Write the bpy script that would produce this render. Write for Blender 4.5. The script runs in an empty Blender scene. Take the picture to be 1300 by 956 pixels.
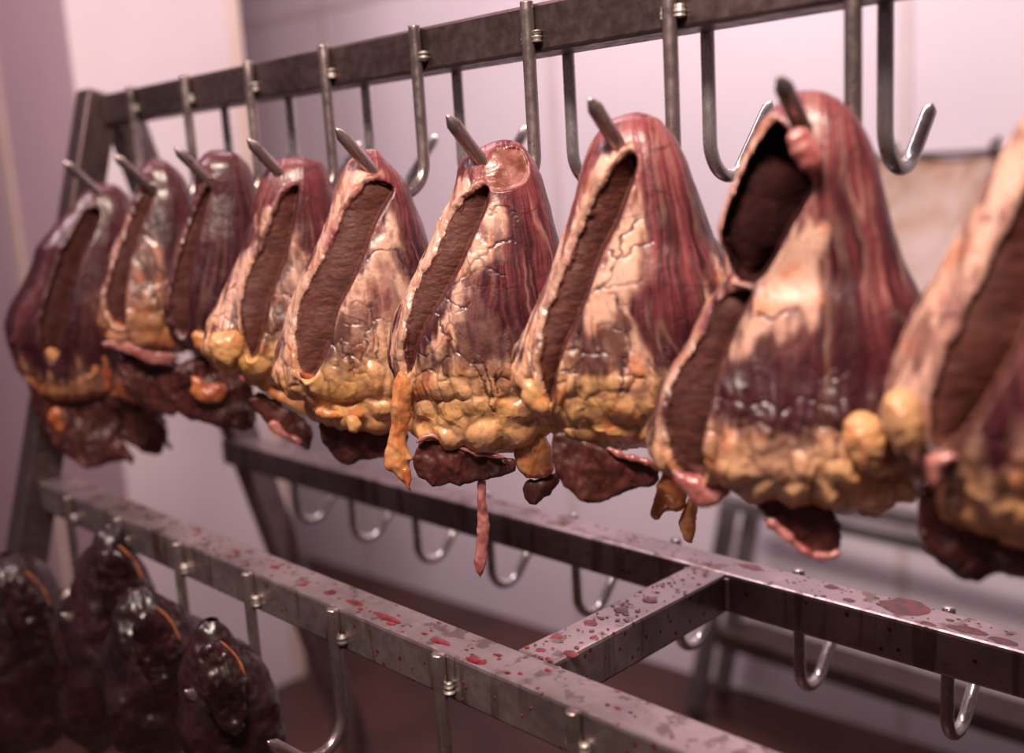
import bpy, bmesh, math
import numpy as np
from mathutils import Vector

C = bpy.context.scene
COL = C.collection

# ------------------------------------------------------------------ camera
F, YAW, PITCH, ROLL = 1258.74, 0.76082, 0.17025, -0.05947
CX, CY = 650.0, 433.0
cyw, syw, cp, sp = math.cos(YAW), math.sin(YAW), math.cos(PITCH), math.sin(PITCH)
FW = np.array([-syw*cp, cyw*cp, -sp]); R0 = np.array([cyw, syw, 0.0]); U0 = np.cross(R0, FW)
RT = math.cos(ROLL)*R0 + math.sin(ROLL)*U0
UP = -math.sin(ROLL)*R0 + math.cos(ROLL)*U0
CAMZ = 1.35                                   # lens height over the floor
O = np.array([0.0, 0.0, CAMZ])

def proj(P):
    v = np.asarray(P) - O
    D = v @ FW
    return CX + F*(v @ RT)/D, CY - F*(v @ UP)/D
def ray(x, y):
    return FW + (x-CX)/F*RT - (y-CY)/F*UP

cam_d = bpy.data.cameras.new('camera'); cam = bpy.data.objects.new('camera', cam_d); COL.objects.link(cam)
cam_d.sensor_width = 36.0; cam_d.lens = F/1300*36.0
cam_d.shift_y = -(478-433)/1300.0
cam_d.clip_start = 0.02
from mathutils import Matrix
M = Matrix(((RT[0], UP[0], -FW[0], O[0]), (RT[1], UP[1], -FW[1], O[1]), (RT[2], UP[2], -FW[2], O[2]), (0, 0, 0, 1)))
cam.matrix_world = M
cam_d.dof.use_dof = True; cam_d.dof.focus_distance = 0.82; cam_d.dof.aperture_fstop = 2.2
C.camera = cam
C.view_settings.view_transform = 'Standard'; C.view_settings.look = 'None'
C.view_settings.gamma = 1.0; C.view_settings.use_curve_mapping = False
C.view_settings.exposure = -0.12

# ------------------------------------------------------------------ measures
S = 0.04; RR = 0.0057
Y1, Z1 = 0.6453, 0.1356+CAMZ          # top rail, front top edge
Y2, Z2 = 0.7861, -0.3948+CAMZ         # rear lower rail
Y3, Z3 = 0.4930, -0.3801+CAMZ         # front lower rail
L = 0.14028; X0 = -1.2709; XB0 = -1.1309
XE0, XE1 = -1.372, 0.42
XC = -0.5231

# ------------------------------------------------------------------ noise
rng = np.random.RandomState(11)
TAB = rng.rand(256, 256); TJX = rng.rand(256, 256); TJY = rng.rand(256, 256)
def vn(x, y, s=0):
    x = np.asarray(x, float) + s*17.13; y = np.asarray(y, float) + s*9.77
    xi = np.floor(x).astype(int); yi = np.floor(y).astype(int)
    fx = x-xi; fy = y-yi; fx = fx*fx*(3-2*fx); fy = fy*fy*(3-2*fy)
    a = TAB[xi & 255, yi & 255]; b = TAB[(xi+1) & 255, yi & 255]
    c = TAB[xi & 255, (yi+1) & 255]; d = TAB[(xi+1) & 255, (yi+1) & 255]
    return (a*(1-fx)+b*fx)*(1-fy) + (c*(1-fx)+d*fx)*fy
def fbm(x, y, s=0, n=4):
    v = 0; a = .5; t = 0
    for k in range(n):
        v = v + a*vn(x, y, s+k); t += a; a *= .5; x = x*2.03; y = y*2.03
    return v/t
def worley(x, y, s=0):
    x = np.asarray(x, float)+s*3.7; y = np.asarray(y, float)+s*5.3
    xi = np.floor(x).astype(int); yi = np.floor(y).astype(int)
    f1 = np.full(x.shape, 9.); f2 = np.full(x.shape, 9.)
    for dx in (-1, 0, 1):
        for dy in (-1, 0, 1):
            cx = xi+dx; cy = yi+dy
            px = cx + .15+.7*TJX[cx & 255, cy & 255]; py = cy + .15+.7*TJY[cx & 255, cy & 255]
            d = np.hypot(px-x, py-y)
            m = d < f1
            f2 = np.where(m, f1, np.minimum(f2, d)); f1 = np.where(m, d, f1)
    return f1, f2
def sst(a, b, x):
    t = np.clip((x-a)/(b-a), 0, 1); return t*t*(3-2*t)
def segdist(x, y, pts, closed=False):
    P = list(pts) + ([pts[0]] if closed else [])
    d = np.full(np.shape(x), 1e9)
    for (ax, ay), (bx, by) in zip(P[:-1], P[1:]):
        ex, ey = bx-ax, by-ay; l2 = ex*ex+ey*ey+1e-9
        t = np.clip(((x-ax)*ex+(y-ay)*ey)/l2, 0, 1)
        d = np.minimum(d, np.hypot(x-ax-t*ex, y-ay-t*ey))
    return d
def inside(x, y, poly):
    c = np.zeros(np.shape(x), bool); n = len(poly)
    for i in range(n):
        ax, ay = poly[i]; bx, by = poly[(i+1) % n]
        if ay == by: continue
        c ^= ((ay > y) != (by > y)) & (x < (bx-ax)*(y-ay)/(by-ay)+ax)
    return c
def sdf(x, y, poly):                                # positive inside
    d = segdist(x, y, poly, True)
    return np.where(inside(x, y, poly), d, -d)
def smooth_poly(pts, n=3, closed=True):
    p = np.array(pts, float)
    for _ in range(n):
        if closed:
            q = np.roll(p, -1, 0); p = np.stack([.75*p+.25*q, .25*p+.75*q], 1).reshape(-1, 2)
        else:
            a, b = p[:-1], p[1:]
            m = np.stack([.75*a+.25*b, .25*a+.75*b], 1).reshape(-1, 2); p = np.vstack([p[:1], m, p[-1:]])
    return [tuple(v) for v in p]

# ------------------------------------------------------------------ objects
def tag(o, label=None, cat=None, group=None, kind=None):
    if label: o['label'] = label
    if cat: o['category'] = cat
    if group: o['group'] = group
    if kind: o['kind'] = kind
    return o
def empty(name, loc=(0, 0, 0)):
    o = bpy.data.objects.new(name, None); o.empty_display_size = .02; o.location = loc; COL.objects.link(o); return o
def link(name, me, mat, parent=None, smooth=True):
    o = bpy.data.objects.new(name, me); COL.objects.link(o)
    if mat: me.materials.append(mat)
    if smooth: me.polygons.foreach_set('use_smooth', np.ones(len(me.polygons), bool))
    if parent is not None:
        o.parent = parent
        o.matrix_parent_inverse = Matrix.Translation(-Vector(parent_world(parent)))
    return o
def parent_world(p):
    return Vector(p.location) if p.type == 'EMPTY' else Vector((0, 0, 0))
def from_arrays(name, V, quads, mat, parent=None, smooth=True, attr=None):
    me = bpy.data.meshes.new(name)
    V = np.asarray(V, np.float32); Q = np.asarray(quads, np.int32)
    k = Q.shape[1]
    me.vertices.add(len(V)); me.vertices.foreach_set('co', V.ravel())
    me.loops.add(Q.size); me.loops.foreach_set('vertex_index', Q.ravel())
    me.polygons.add(len(Q)); me.polygons.foreach_set('loop_start', np.arange(0, Q.size, k, dtype=np.int32))
    me.polygons.foreach_set('loop_total', np.full(len(Q), k, np.int32))
    me.update(calc_edges=True); me.validate()
    if attr is not None:
        a = me.color_attributes.new('tissue', 'FLOAT_COLOR', 'POINT')
        a.data.foreach_set('color', np.asarray(attr, np.float32).ravel())
    return link(name, me, mat, parent, smooth)
def bm_obj(name, bm, mat, parent=None, smooth=False):
    me = bpy.data.meshes.new(name); bm.normal_update(); bm.to_mesh(me); bm.free()
    return link(name, me, mat, parent, smooth)
def bm_box(bm, a, b, bevel=0.0, seg=2):
    r = bmesh.ops.create_cube(bm, size=1.0)
    vs = r['verts']
    for v in vs:
        for k in range(3): v.co[k] = (a[k]+b[k])/2 + v.co[k]*(b[k]-a[k])
    if bevel:
        es = list({e for v in vs for e in v.link_edges})
        bmesh.ops.bevel(bm, geom=es, offset=bevel, segments=seg, affect='EDGES', profile=.5)
    return vs
def box(name, a, b, mat, parent=None, bevel=0.0):
    bm = bmesh.new(); bm_box(bm, a, b, bevel)
    return bm_obj(name, bm, mat, parent)
def beam(name, p, q, w, d, mat, parent=None, bevel=.003, axis=Vector((1, 0, 0))):
    """square tube from p to q; axis = one of its side directions"""
    bm = bmesh.new(); p = Vector(p); q = Vector(q); ln = (q-p).length
    bm_box(bm, (-w/2, -d/2, 0), (w/2, d/2, ln), bevel)
    z = (q-p).normalized(); x = (axis - axis.dot(z)*z).normalized(); y = z.cross(x)
    m = Matrix((x, y, z)).transposed().to_4x4(); m.translation = p
    bm.transform(m)
    return bm_obj(name, bm, mat, parent)
def sweep(path, radii, n=16, wob=None):
    P = [Vector(p) for p in path]; V = []; up = None
    for i, p in enumerate(P):
        t = (P[min(i+1, len(P)-1)] - P[max(i-1, 0)]).normalized()
        if up is None:
            up = Vector((1, 0, 0)) if abs(t.x) < .9 else Vector((0, 1, 0))
        up = (up - up.dot(t)*t).normalized(); s = t.cross(up)
        for k in range(n):
            a = 2*math.pi*k/n; r = radii[i]*(wob(i, k) if wob else 1)
            V.append(p + (up*math.cos(a)+s*math.sin(a))*r)
    V = [tuple(v) for v in V]; Q = []
    m = len(P)
    for i in range(m-1):
        for k in range(n):
            Q.append((i*n+k, i*n+(k+1) % n, (i+1)*n+(k+1) % n, (i+1)*n+k))
    V.append(tuple(P[0])); V.append(tuple(P[-1])); a, b = len(V)-2, len(V)-1
    T = [(a, (k+1) % n, k) for k in range(n)] + [(b, (m-1)*n+k, (m-1)*n+(k+1) % n) for k in range(n)]
    return V, Q, T
def sweep_obj(name, path, radii, mat, parent=None, n=16, wob=None):
    V, Q, T = sweep(path, radii, n, wob)
    me = bpy.data.meshes.new(name); me.from_pydata(V, [], Q+T); me.update()
    return link(name, me, mat, parent)

# ------------------------------------------------------------------ materials
class NT:
    def __init__(s, name):
        s.m = bpy.data.materials.new(name); s.m.use_nodes = True; s.t = s.m.node_tree
        s.b = s.t.nodes['Principled BSDF']
        s.tc = s.t.nodes.new('ShaderNodeTexCoord')
    def n(s, kind, **kw):
        o = s.t.nodes.new(kind)
        for k, v in kw.items(): setattr(o, k, v)
        return o
    def l(s, a, b): s.t.links.new(a, b)
    def put(s, sock, v):
        if hasattr(v, 'is_output') or hasattr(v, 'links'): s.l(v, sock)
        else: sock.default_value = v
    def map(s, scale=(1, 1, 1), src='Object'):
        m = s.n('ShaderNodeMapping'); m.inputs['Scale'].default_value = scale; s.l(s.tc.outputs[src], m.inputs['Vector']); return m.outputs[0]
    def noise(s, scale, detail=4, vec=None, rough=.55, dist=0):
        o = s.n('ShaderNodeTexNoise'); o.inputs['Scale'].default_value = scale; o.inputs['Detail'].default_value = detail
        o.inputs['Roughness'].default_value = rough; o.inputs['Distortion'].default_value = dist
        s.l(vec if vec is not None else s.tc.outputs['Object'], o.inputs['Vector']); return o.outputs['Fac']
    def ramp(s, v, a, b, c0=0., c1=1.):
        o = s.n('ShaderNodeMapRange'); o.interpolation_type = 'SMOOTHSTEP'
        s.put(o.inputs['Value'], v); o.inputs['From Min'].default_value = a; o.inputs['From Max'].default_value = b
        o.inputs['To Min'].default_value = c0; o.inputs['To Max'].default_value = c1; return o.outputs[0]
    def mix(s, f, a, b):
        o = s.n('ShaderNodeMix', data_type='RGBA')
        s.put(o.inputs[0], f)
        for i, v in ((6, a), (7, b)):
            if isinstance(v, (tuple, list)): v = (*v[:3], 1)
            s.put(o.inputs[i], v)
        return o.outputs[2]
    def math(s, op, a, b=None):
        o = s.n('ShaderNodeMath', operation=op); s.put(o.inputs[0], a)
        if b is not None: s.put(o.inputs[1], b)
        return o.outputs[0]
    def bump(s, h, strength=.3, dist=.002, prev=None):
        o = s.n('ShaderNodeBump'); o.inputs['Strength'].default_value = strength; o.inputs['Distance'].default_value = dist
        s.l(h, o.inputs['Height'])
        if prev is not None: s.l(prev, o.inputs['Normal'])
        return o.outputs[0]
    def fin(s, col=None, rough=None, normal=None, metal=None, **kw):
        b = s.b
        if col is not None: s.put(b.inputs['Base Color'], (*col[:3], 1) if isinstance(col, tuple) else col)
        if rough is not None: s.put(b.inputs['Roughness'], rough)
        if normal is not None: s.l(normal, b.inputs['Normal'])
        if metal is not None: s.put(b.inputs['Metallic'], metal)
        for k, v in kw.items(): s.put(b.inputs[k], v)
        return s.m

def mat_tissue(name, dark=(.042, .006, .010), pink=(.27, .058, .066), pale=(.66, .385, .30), yellow=(.66, .335, .115), rough=.34, coat=.16):
    m = NT(name)
    a = m.n('ShaderNodeAttribute', attribute_name='tissue')
    sep = m.n('ShaderNodeSeparateColor'); m.l(a.outputs['Color'], sep.inputs[0])
    fat, vein, yel, fib = sep.outputs[0], sep.outputs[1], sep.outputs[2], a.outputs['Alpha']
    n1 = m.noise(38, 5); n2 = m.noise(150, 4); n3 = m.noise(16, 3)
    mus = m.mix(fib, dark, pink)
    mus = m.mix(m.ramp(n2, .45, .75, 0, .35), mus, tuple(c*.45 for c in dark))
    fc = m.mix(yel, pale, yellow)
    fc = m.mix(m.ramp(n1, .50, .68, 0, .65), fc, (.58, .155, .05))
    fc = m.mix(m.ramp(n3, .35, .55, .3, 0), fc, (.62, .30, .25))
    fc = m.mix(m.ramp(n2, .60, .78, 0, .5), fc, (.38, .06, .035))
    c = m.mix(fat, mus, fc)
    c = m.mix(vein, c, (.055, .014, .022))
    fc2 = m.ramp(m.noise(330, 4, None, .65, .6), .56, .66, 0, .42); c = m.mix(m.math('MULTIPLY', fc2, fat), c, (.30, .055, .04))
    nb = m.noise(420, 4); nb2 = m.noise(90, 3)
    nn = m.bump(nb, .25, .0012); nn = m.bump(nb2, .35, .002, nn)
    r = m.ramp(m.noise(60, 3), .3, .7, rough-.08, rough+.12)
    return m.fin(c, r, nn, **{'Coat Weight': coat, 'Coat Roughness': .22, 'Subsurface Weight': .12, 'Subsurface Radius': (.012, .004, .002), 'Subsurface Scale': .5, 'Specular IOR Level': .5})
def mat_meat(name, c0, c1, scale=(120, 120, 25), rough=.5, coat=.1, bstr=.5, spec=.45):
    m = NT(name)
    v = m.map(scale)
    n = m.noise(1.0, 5, v, .6, .8); n2 = m.noise(55, 4); n3 = m.noise(600, 2)
    c = m.mix(m.ramp(n, .3, .7), c0, c1); c = m.mix(m.ramp(n2, .5, .8, 0, .6), c, tuple(x*.4 for x in c0))
    nn = m.bump(n, bstr, .002); nn = m.bump(n3, .2, .0008, nn)
    return m.fin(c, m.ramp(n2, .3, .7, rough-.12, rough+.1), nn, **{'Coat Weight': coat, 'Coat Roughness': .25, 'Specular IOR Level': spec})

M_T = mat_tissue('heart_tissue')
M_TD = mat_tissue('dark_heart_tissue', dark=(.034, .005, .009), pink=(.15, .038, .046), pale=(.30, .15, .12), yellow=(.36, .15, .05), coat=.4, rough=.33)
M_CUT = mat_meat('cut_muscle', (.062, .015, .012), (.125, .036, .026), (110, 110, 260), .62, .02, .45, .3)
M_CUTD = mat_meat('shaded_cut_muscle', (.050, .014, .013), (.095, .030, .024), (70, 70, 160), .65, 0, .5, .15)  # darker copy of the cut muscle, its shade put into the colour
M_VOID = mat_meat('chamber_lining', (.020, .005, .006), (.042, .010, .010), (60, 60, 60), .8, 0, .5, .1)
M_CUTP = mat_meat('fresh_cut_muscle', (.17, .045, .026), (.46, .19, .17), (60, 60, 60), .25, .6, .7)
M_FLAP = mat_meat('dark_flap_muscle', (.042, .009, .009), (.105, .026, .021), (75, 75, 30), .5, .1, .8, .35)
M_TAGM = mat_meat('pink_tissue', (.30, .07, .07), (.55, .22, .20), (60, 60, 60), .3, .5, .3)
M_STR = mat_meat('orange_fat', (.52, .13, .035), (.68, .35, .16), (75, 75, 45), .32, .35, .6)
M_RED = mat_meat('bloody_fat', (.33, .055, .025), (.50, .17, .06), (60, 60, 30), .35, .4, .4)
M_DARK = mat_meat('dark_offal', (.012, .004, .005), (.034, .008, .010), (30, 30, 20), .38, .3, .3)

def mat_steel(name, base=(.36, .33, .33), stain=.5, rough=.38):
    m = NT(name)
    st = m.map((90, 90, 90)); n = m.noise(1, 4, st); n2 = m.noise(9, 5); n3 = m.noise(240, 3)
    c = m.mix(m.ramp(n2, .35, .7, 0, 1), base, tuple(x*.62 for x in base))
    c = m.mix(m.ramp(n3, .62, .78, 0, .5), c, (.10, .05, .045))
    vor = m.n('ShaderNodeTexVoronoi'); vor.inputs['Scale'].default_value = 130; m.l(m.tc.outputs['Object'], vor.inputs['Vector'])
    sepc = m.n('ShaderNodeSeparateColor'); m.l(vor.outputs['Color'], sepc.inputs[0])
    drop = m.math('MULTIPLY', m.math('LESS_THAN', vor.outputs['Distance'], .27), m.math('LESS_THAN', sepc.outputs[0], .16*stain))
    c = m.mix(drop, c, (.10, .006, .010))
    if stain > .5:
        dv_ = m.map((42, 42, 3.5)); dn = m.noise(1, 3, dv_, .6); c = m.mix(m.ramp(dn, .54, .62, 0, .65), c, (.13, .07, .05))
    rg = m.ramp(n, .3, .7, rough-.07, rough+.12)
    mt = m.math('SUBTRACT', .86, m.math('MULTIPLY', drop, .9))
    return m.fin(c, rg, m.bump(n, .06, .0005), mt)
M_RAIL = mat_steel('stained_steel', (.44, .35, .355), 1.0, .36)
M_TOPR = mat_steel('brown_dull_steel', (.16, .105, .105), .0, .42)
M_HOOK = mat_steel('hook_steel', (.43, .33, .325), .1, .30)
M_BRIGHT = mat_steel('polished_hook_steel', (.62, .58, .57), .05, .2)
M_WELD = mat_steel('weld_metal', (.62, .54, .50), .0, .55)
def mat_blood():
    m = NT('wet_blood'); n = m.noise(120, 3)
    return m.fin(m.mix(m.ramp(n, .35, .65), (.07, .004, .006), (.20, .012, .018)), .28)
M_BLOOD = mat_blood()
def mat_plain(name, c0, c1, scale=2.0, rough=.6, bump=.0, spec=.4):
    m = NT(name); n = m.noise(scale, 4)
    return m.fin(m.mix(m.ramp(n, .3, .7), c0, c1), rough, m.bump(m.noise(60, 3), bump, .002) if bump else None, **{'Specular IOR Level': spec})
M_WALL = mat_plain('white_wall_panel', (.70, .60, .67), (.76, .67, .73), 1.3, .38)
M_PILLAR = mat_plain('lit_pillar_face', (.64, .53, .54), (.70, .60, .61), 1.8, .5)  # left wall's end, with the light on it put into the colour
M_PURPLE = mat_plain('shaded_mauve_wall', (.52, .36, .41), (.58, .41, .46), 1.0, .5)  # left wall's long side, with its shade put into the colour
M_SEAM = mat_plain('beige_sealant', (.60, .46, .38), (.66, .52, .45), 8, .6)
M_SEAMW = mat_plain('wall_seam', (.60, .50, .52), (.66, .55, .56), 8, .6)
M_CEIL = mat_plain('ceiling_paint', (.70, .62, .68), (.76, .68, .74), 1, .6)
M_FLOOR = mat_plain('red_brown_floor', (.040, .014, .012), (.075, .028, .022), 3.5, .42)
M_GREY = mat_steel('grey_trolley_steel', (.33, .30, .31), .0, .45)

# ------------------------------------------------------------------ room
WA = np.array([-2.922, 1.962]); WB = np.array([-1.798, 2.042]); WD = (WB-WA)/np.linalg.norm(WB-WA); WN = np.array([-WD[1], WD[0]])
def wpt(X, off=0.0):
    t = (X-WA[0])/WD[0]; p = WA+t*WD - WN*off; return p
HC = 2.75
def slab(name, X0_, X1_, z0, z1, o0, o1, mat):
    bm = bmesh.new(); vs = []
    for z in (z0, z1):
        for X, o in ((X0_, o0), (X1_, o0), (X1_, o1), (X0_, o1)):
            p = wpt(X, o); vs.append(bm.verts.new((p[0], p[1], z)))
    for f in ((3, 2, 1, 0), (4, 5, 6, 7), (0, 1, 5, 4), (1, 2, 6, 5), (2, 3, 7, 6), (3, 0, 4, 7)): bm.faces.new([vs[i] for i in f])
    bmesh.ops.recalc_face_normals(bm, faces=bm.faces)
    return bm_obj(name, bm, mat)
tag(slab('wall_back', -4.3, 2.6, 0, HC, 0, -.1, M_WALL), kind='structure')
tag(box('floor', (-4.3, -2.2, -.08), (2.6, 2.6, 0), M_FLOOR), kind='structure')
tag(box('ceiling', (-4.3, -2.2, HC), (2.6, 2.6, HC+.08), M_CEIL), kind='structure')
tag(box('wall_left', (-4.2, 1.0, 0), (-2.25, 1.40, HC), M_PURPLE), kind='structure')
# facing that gives the wall's end its lit colour
tag(box('trim_1', (-2.25, 1.0, 0), (-2.238, 1.40, HC), M_PILLAR), kind='structure')
tag(box('trim_2', (-2.70, .990, 0), (-2.66, 1.0, HC), M_SEAM), kind='structure')
tag(box('trim_3', (-2.262, 1.40, 0), (-2.232, 1.432, HC), M_SEAM), kind='structure')
k = 4
for X in (-2.62, -1.745, -.84, .06):
    tag(slab('trim_%d' % k, X-.014, X+.014, 0, HC, .0, .004, M_SEAMW), kind='structure'); k += 1
tag(slab('trim_%d' % k, -3.6, 2.2, CAMZ+.52, CAMZ+.545, .0, .0035, M_SEAMW), kind='structure')

# ------------------------------------------------------------------ rack
rack = empty('hook_rack', (XE0-.02, Y1+S/2, 0))
tag(rack, 'long A-frame steel rack with a row of welded hooks, blood-spattered lower rails', 'rack')
box('top_rail', (XE0, Y1, Z1-S), (XE1, Y1+S, Z1), M_TOPR, rack, .003)
lr2 = box('lower_rail', (XE0-.03, Y2, Z2-S), (XE1+.03, Y2+S, Z2), M_RAIL, rack, .003)
lr3 = box('lower_rail', (XE0-.03, Y3, Z3-S), (XE1+.03, Y3+S, Z3), M_RAIL, rack, .003)
zc = (Z2+Z3)/2
beam('cross_bar', (XC+S/2, Y3+S-.001, Z3-S/2-.0005), (XC+S/2, Y2+.001, Z2-S/2-.0005), S, S, M_RAIL, rack, .003)
slope_f = (Y1-Y3)/(Z1-Z3); slope_r = (Y2-Y1)/(Z1-Z2)
for X in (XE0-.02, XE1+.02):
    for sgn, sl in ((-1, slope_f), (1, slope_r)):
        y0 = Y1+S/2 + sgn*.012
        beam('leg', (X, y0+sgn*sl*(Z1-.004)*1.0, 0.0), (X, y0, Z1+.004), S, .045, M_TOPR if sgn < 0 else M_RAIL, rack, .003)
for (X, Y, Z) in ((XC+S+.002, Y2-.001, Z2-S/2), (XC-.002, Y2-.001, Z2-S/2), (XC+S+.002, Y3+S+.001, Z3-S/2)):
    path = [(X, Y, Z+dz) for dz in np.linspace(-.016, .016, 14)]
    sweep_obj('weld_bead', path, [.0035*(.75+.5*TJX[int(1000*abs(X)) & 255, i]) for i in range(14)], M_WELD, rack, 8)

def make_hook(kind, sgn, drop, ln=None):
    """kind of hook: shaft top at z 0, rod on the side sgn (-1 towards the camera)"""
    yb = sgn*RR; rb = .029; zs = -(drop-rb-RR)
    P = [(0, yb, 0.0012)]; 
    for z in np.linspace(0, zs, 8): P.append((0, yb, z))
    for a in np.linspace(0, math.radians(140), 18)[1:]:
        P.append((0, yb+sgn*rb*(1-math.cos(a)), zs-rb*math.sin(a)))
    d = Vector((0, sgn*math.sin(math.radians(40)), math.cos(math.radians(40))))
    d = Vector((0, sgn*.69, .72)); e = Vector(P[-1]); ln = ln or (.070 if kind != 'low' else .040)
    for t in np.linspace(0, ln-.009, 8)[1:]: P.append(tuple(e+d*t))
    n = len(P); R = [RR*.97]+[RR]*(n-1)
    P.append(tuple(e+d*(ln-.002))); R.append(RR*.38); P.append(tuple(e+d*ln)); R.append(RR*.12)
    return P, R
def hook(X, Y, Z, sgn, drop, mat, kind='top', weld=True, n=14, ln=None):
    P, R = make_hook(kind, sgn, drop, ln)
    P = [(p[0]+X, p[1]+Y, p[2]+Z) for p in P]
    h = sweep_obj('hook', P, R, mat, rack, n)
    if weld:
        s = abs(int(X*1000)) & 255
        for side, amt in ((1, 1.0), (-1, .55)):
            path = []; rad = []
            for i in range(12):
                z = -.0225-.0105*(i/11.) ; path.append((X+side*(RR+.0016), Y+sgn*.0030, Z+z+.001*TJY[s, i]))
                rad.append((.0040 if i not in (0, 11) else .001)*amt*(.7+.7*TJX[s, i]))
            sweep_obj('weld_bead', path, rad, M_WELD, h, 8)
    return h
for i in range(-0, 12): hook(X0+i*L, Y1, Z1, -1, .157, M_HOOK, 'top', i < 10)
for i in range(0, 10): hook(XB0+i*L, Y1+S, Z1-.004, 1, .152, M_BRIGHT, 'top', False, ln=.050 if i == 6 else None)
for i in range(0, 11): hook(X0+.003+i*L, Y3, Z3, -1, .135, M_HOOK, 'low', i < 8)
for i in range(0, 11): hook(X0-.001+i*L, Y2+S, Z2, 1, .135, M_BRIGHT, 'low', False)

# blood on the rails : irregular flattened puddles and drops
def blob_mesh(bm, c, ax, ay, r, asp, seed, n=22, h=.00025):
    c = Vector(c); top = []
    ring = []; ring2 = []
    for k_ in range(n):
        a = 2*math.pi*k_/n
        rr_ = r*(.72+.55*vn(2+math.cos(a)*1.3, 2+math.sin(a)*1.3, seed)+.28*(vn(9+math.cos(a)*4, 9+math.sin(a)*4, seed+3)-.5))
        u_, v_ = math.cos(a)*rr_*asp, math.sin(a)*rr_
        ring.append(bm.verts.new(c+ax*u_+ay*v_)); ring2.append(bm.verts.new(c+(ax*u_+ay*v_)*.85+ax.cross(ay)*h))
    m_ = bm.verts.new(c+ax.cross(ay)*h*1.3)
    for k_ in range(n):
        j = (k_+1) % n
        bm.faces.new((ring[k_], ring[j], ring2[j], ring2[k_])); bm.faces.new((ring2[k_], ring2[j], m_))
EX, EY, EZ = Vector((1, 0, 0)), Vector((0, 1, 0)), Vector((0, 0, 1))
def on_top(x, y, z):
    v = ray(x, y); p = O+v*((z-O[2])/v[2]); return p
def stain_obj(name, drops):
    bm = bmesh.new()
    for i, (c, r, asp, n3) in enumerate(drops):
        ax, ay = (EX, EY) if n3 == 'z' else (EX, EZ)
        if n3 == 'y': blob_mesh(bm, c, ax, ay, r, asp, i+1, 16, .0004)
        else: blob_mesh(bm, c, ax, ay, r, asp, i+1)
    o = bm_obj(name, bm, M_BLOOD, rack, True)
    tag(o, kind='stuff'); return o
rs = np.random.RandomState(5)
dr = []
for (x, y, r, asp) in [(1143, 770, .0165, 1.35), (1228, 800, .006, 2.4), (1275, 815, .0055, 2.0), (1178, 792, .0032, 2), (1056, 745, .005, 1.2), (1078, 762, .0045, 1.2), (1022, 755, .0032, 1.2), (955, 720, .006, 2.2), (900, 716, .003, 1.3), (1045, 757, .0025, 1), (718, 665, .0045, 1.4), (690, 655, .0025, 1), (833, 703, .0022, 1), (770, 672, .0022, 1), (640, 640, .004, 1.6), (620, 632, .003, 1.5), (560, 612, .004, 1.5), (520, 600, .003, 1.3), (480, 592, .003, 1.3)]:
    p = on_top(x, y, Z2)
    if Y2+.003 < p[1] < Y2+S-.003: dr.append(((p[0], p[1], Z2+.0001), r, asp, 'z'))
for i in range(170):
    X = rs.uniform(-1.3, .2); dr.append(((X, Y2+rs.uniform(.004, S-.004), Z2+.0001), rs.choice([.0008, .0012, .0018, .0026], p=[.5, .3, .15, .05]), rs.uniform(.9, 1.6), 'z'))
stain_obj('blood_drops', dr)
dr = []
for (x, y, r) in [(787, 775, .0060), (825, 760, .0055), (750, 795, .0055), (708, 815, .0042), (755, 815, .0033), (725, 838, .0060), (795, 780, .003), (860, 745, .002), (870, 748, .0018), (688, 835, .004)]:
    p = on_top(x, y, (Z2+Z3)/2); dr.append(((p[0], p[1], zc+.0042+(p[1]-(Y2+Y3+S)/2)*(-.0147/.293)-.0038), r, 1.1, 'z'))
for i in range(70):
    y_ = rs.uniform(Y3+S, Y2); dr.append(((XC+rs.uniform(.004, S-.004), y_, Z3+(Z2-Z3)*(y_-Y3-S)/(Y2-Y3-S)+.0002), rs.choice([.0008, .0013, .002]), 1.1, 'z'))
stain_obj('blood_drops', dr)
dr = []
for (x, y, r, asp) in [(418, 752, .0055, 1.3), (450, 765, .004, 2.6), (492, 785, .0045, 4), (560, 815, .004, 2.5), (605, 838, .005, 2), (385, 742, .004, 1.3), (350, 720, .0035, 2), (300, 700, .003, 2), (250, 672, .003, 2)]:
    p = on_top(x, y, Z3)
    if Y3+.003 < p[1] < Y3+S-.003: dr.append(((p[0], p[1], Z3+.0001), r, asp, 'z'))
for i in range(90):
    dr.append(((rs.uniform(-1.35, 0), Y3+rs.uniform(.004, S-.004), Z3+.0001), rs.choice([.0008, .0014, .0022]), rs.uniform(.9, 2.2), 'z'))
for i in range(50):
    dr.append(((rs.uniform(-1.3, -.3), Y3-.0001, Z3-rs.uniform(.004, S-.004)), rs.choice([.0006, .001, .0014]), rs.uniform(.4, .9), 'y'))
stain_obj('blood_drops', dr)

# ------------------------------------------------------------------ hearts
class Chart:
    """upright plane through a heart's middle, square to the line of sight there"""
    def __init__(s, c):
        s.c = np.array(c, float); v = np.array([s.c[0], s.c[1], 0.]); s.V = v/np.linalg.norm(v)
        s.U = np.array([s.V[1], -s.V[0], 0.]); s.W = np.array([0, 0, 1.])
    def uw(s, x, y, off=0.):
        r_ = ray(x, y); t = ((s.c-O) @ s.V+off)/(r_ @ s.V); p = O+r_*t-s.c
        return p @ s.U, p @ s.W
    def pos(s, u, w, v): return s.c + np.multiply.outer(u, s.U)+np.multiply.outer(w, s.W)+np.multiply.outer(v, s.V)

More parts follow.
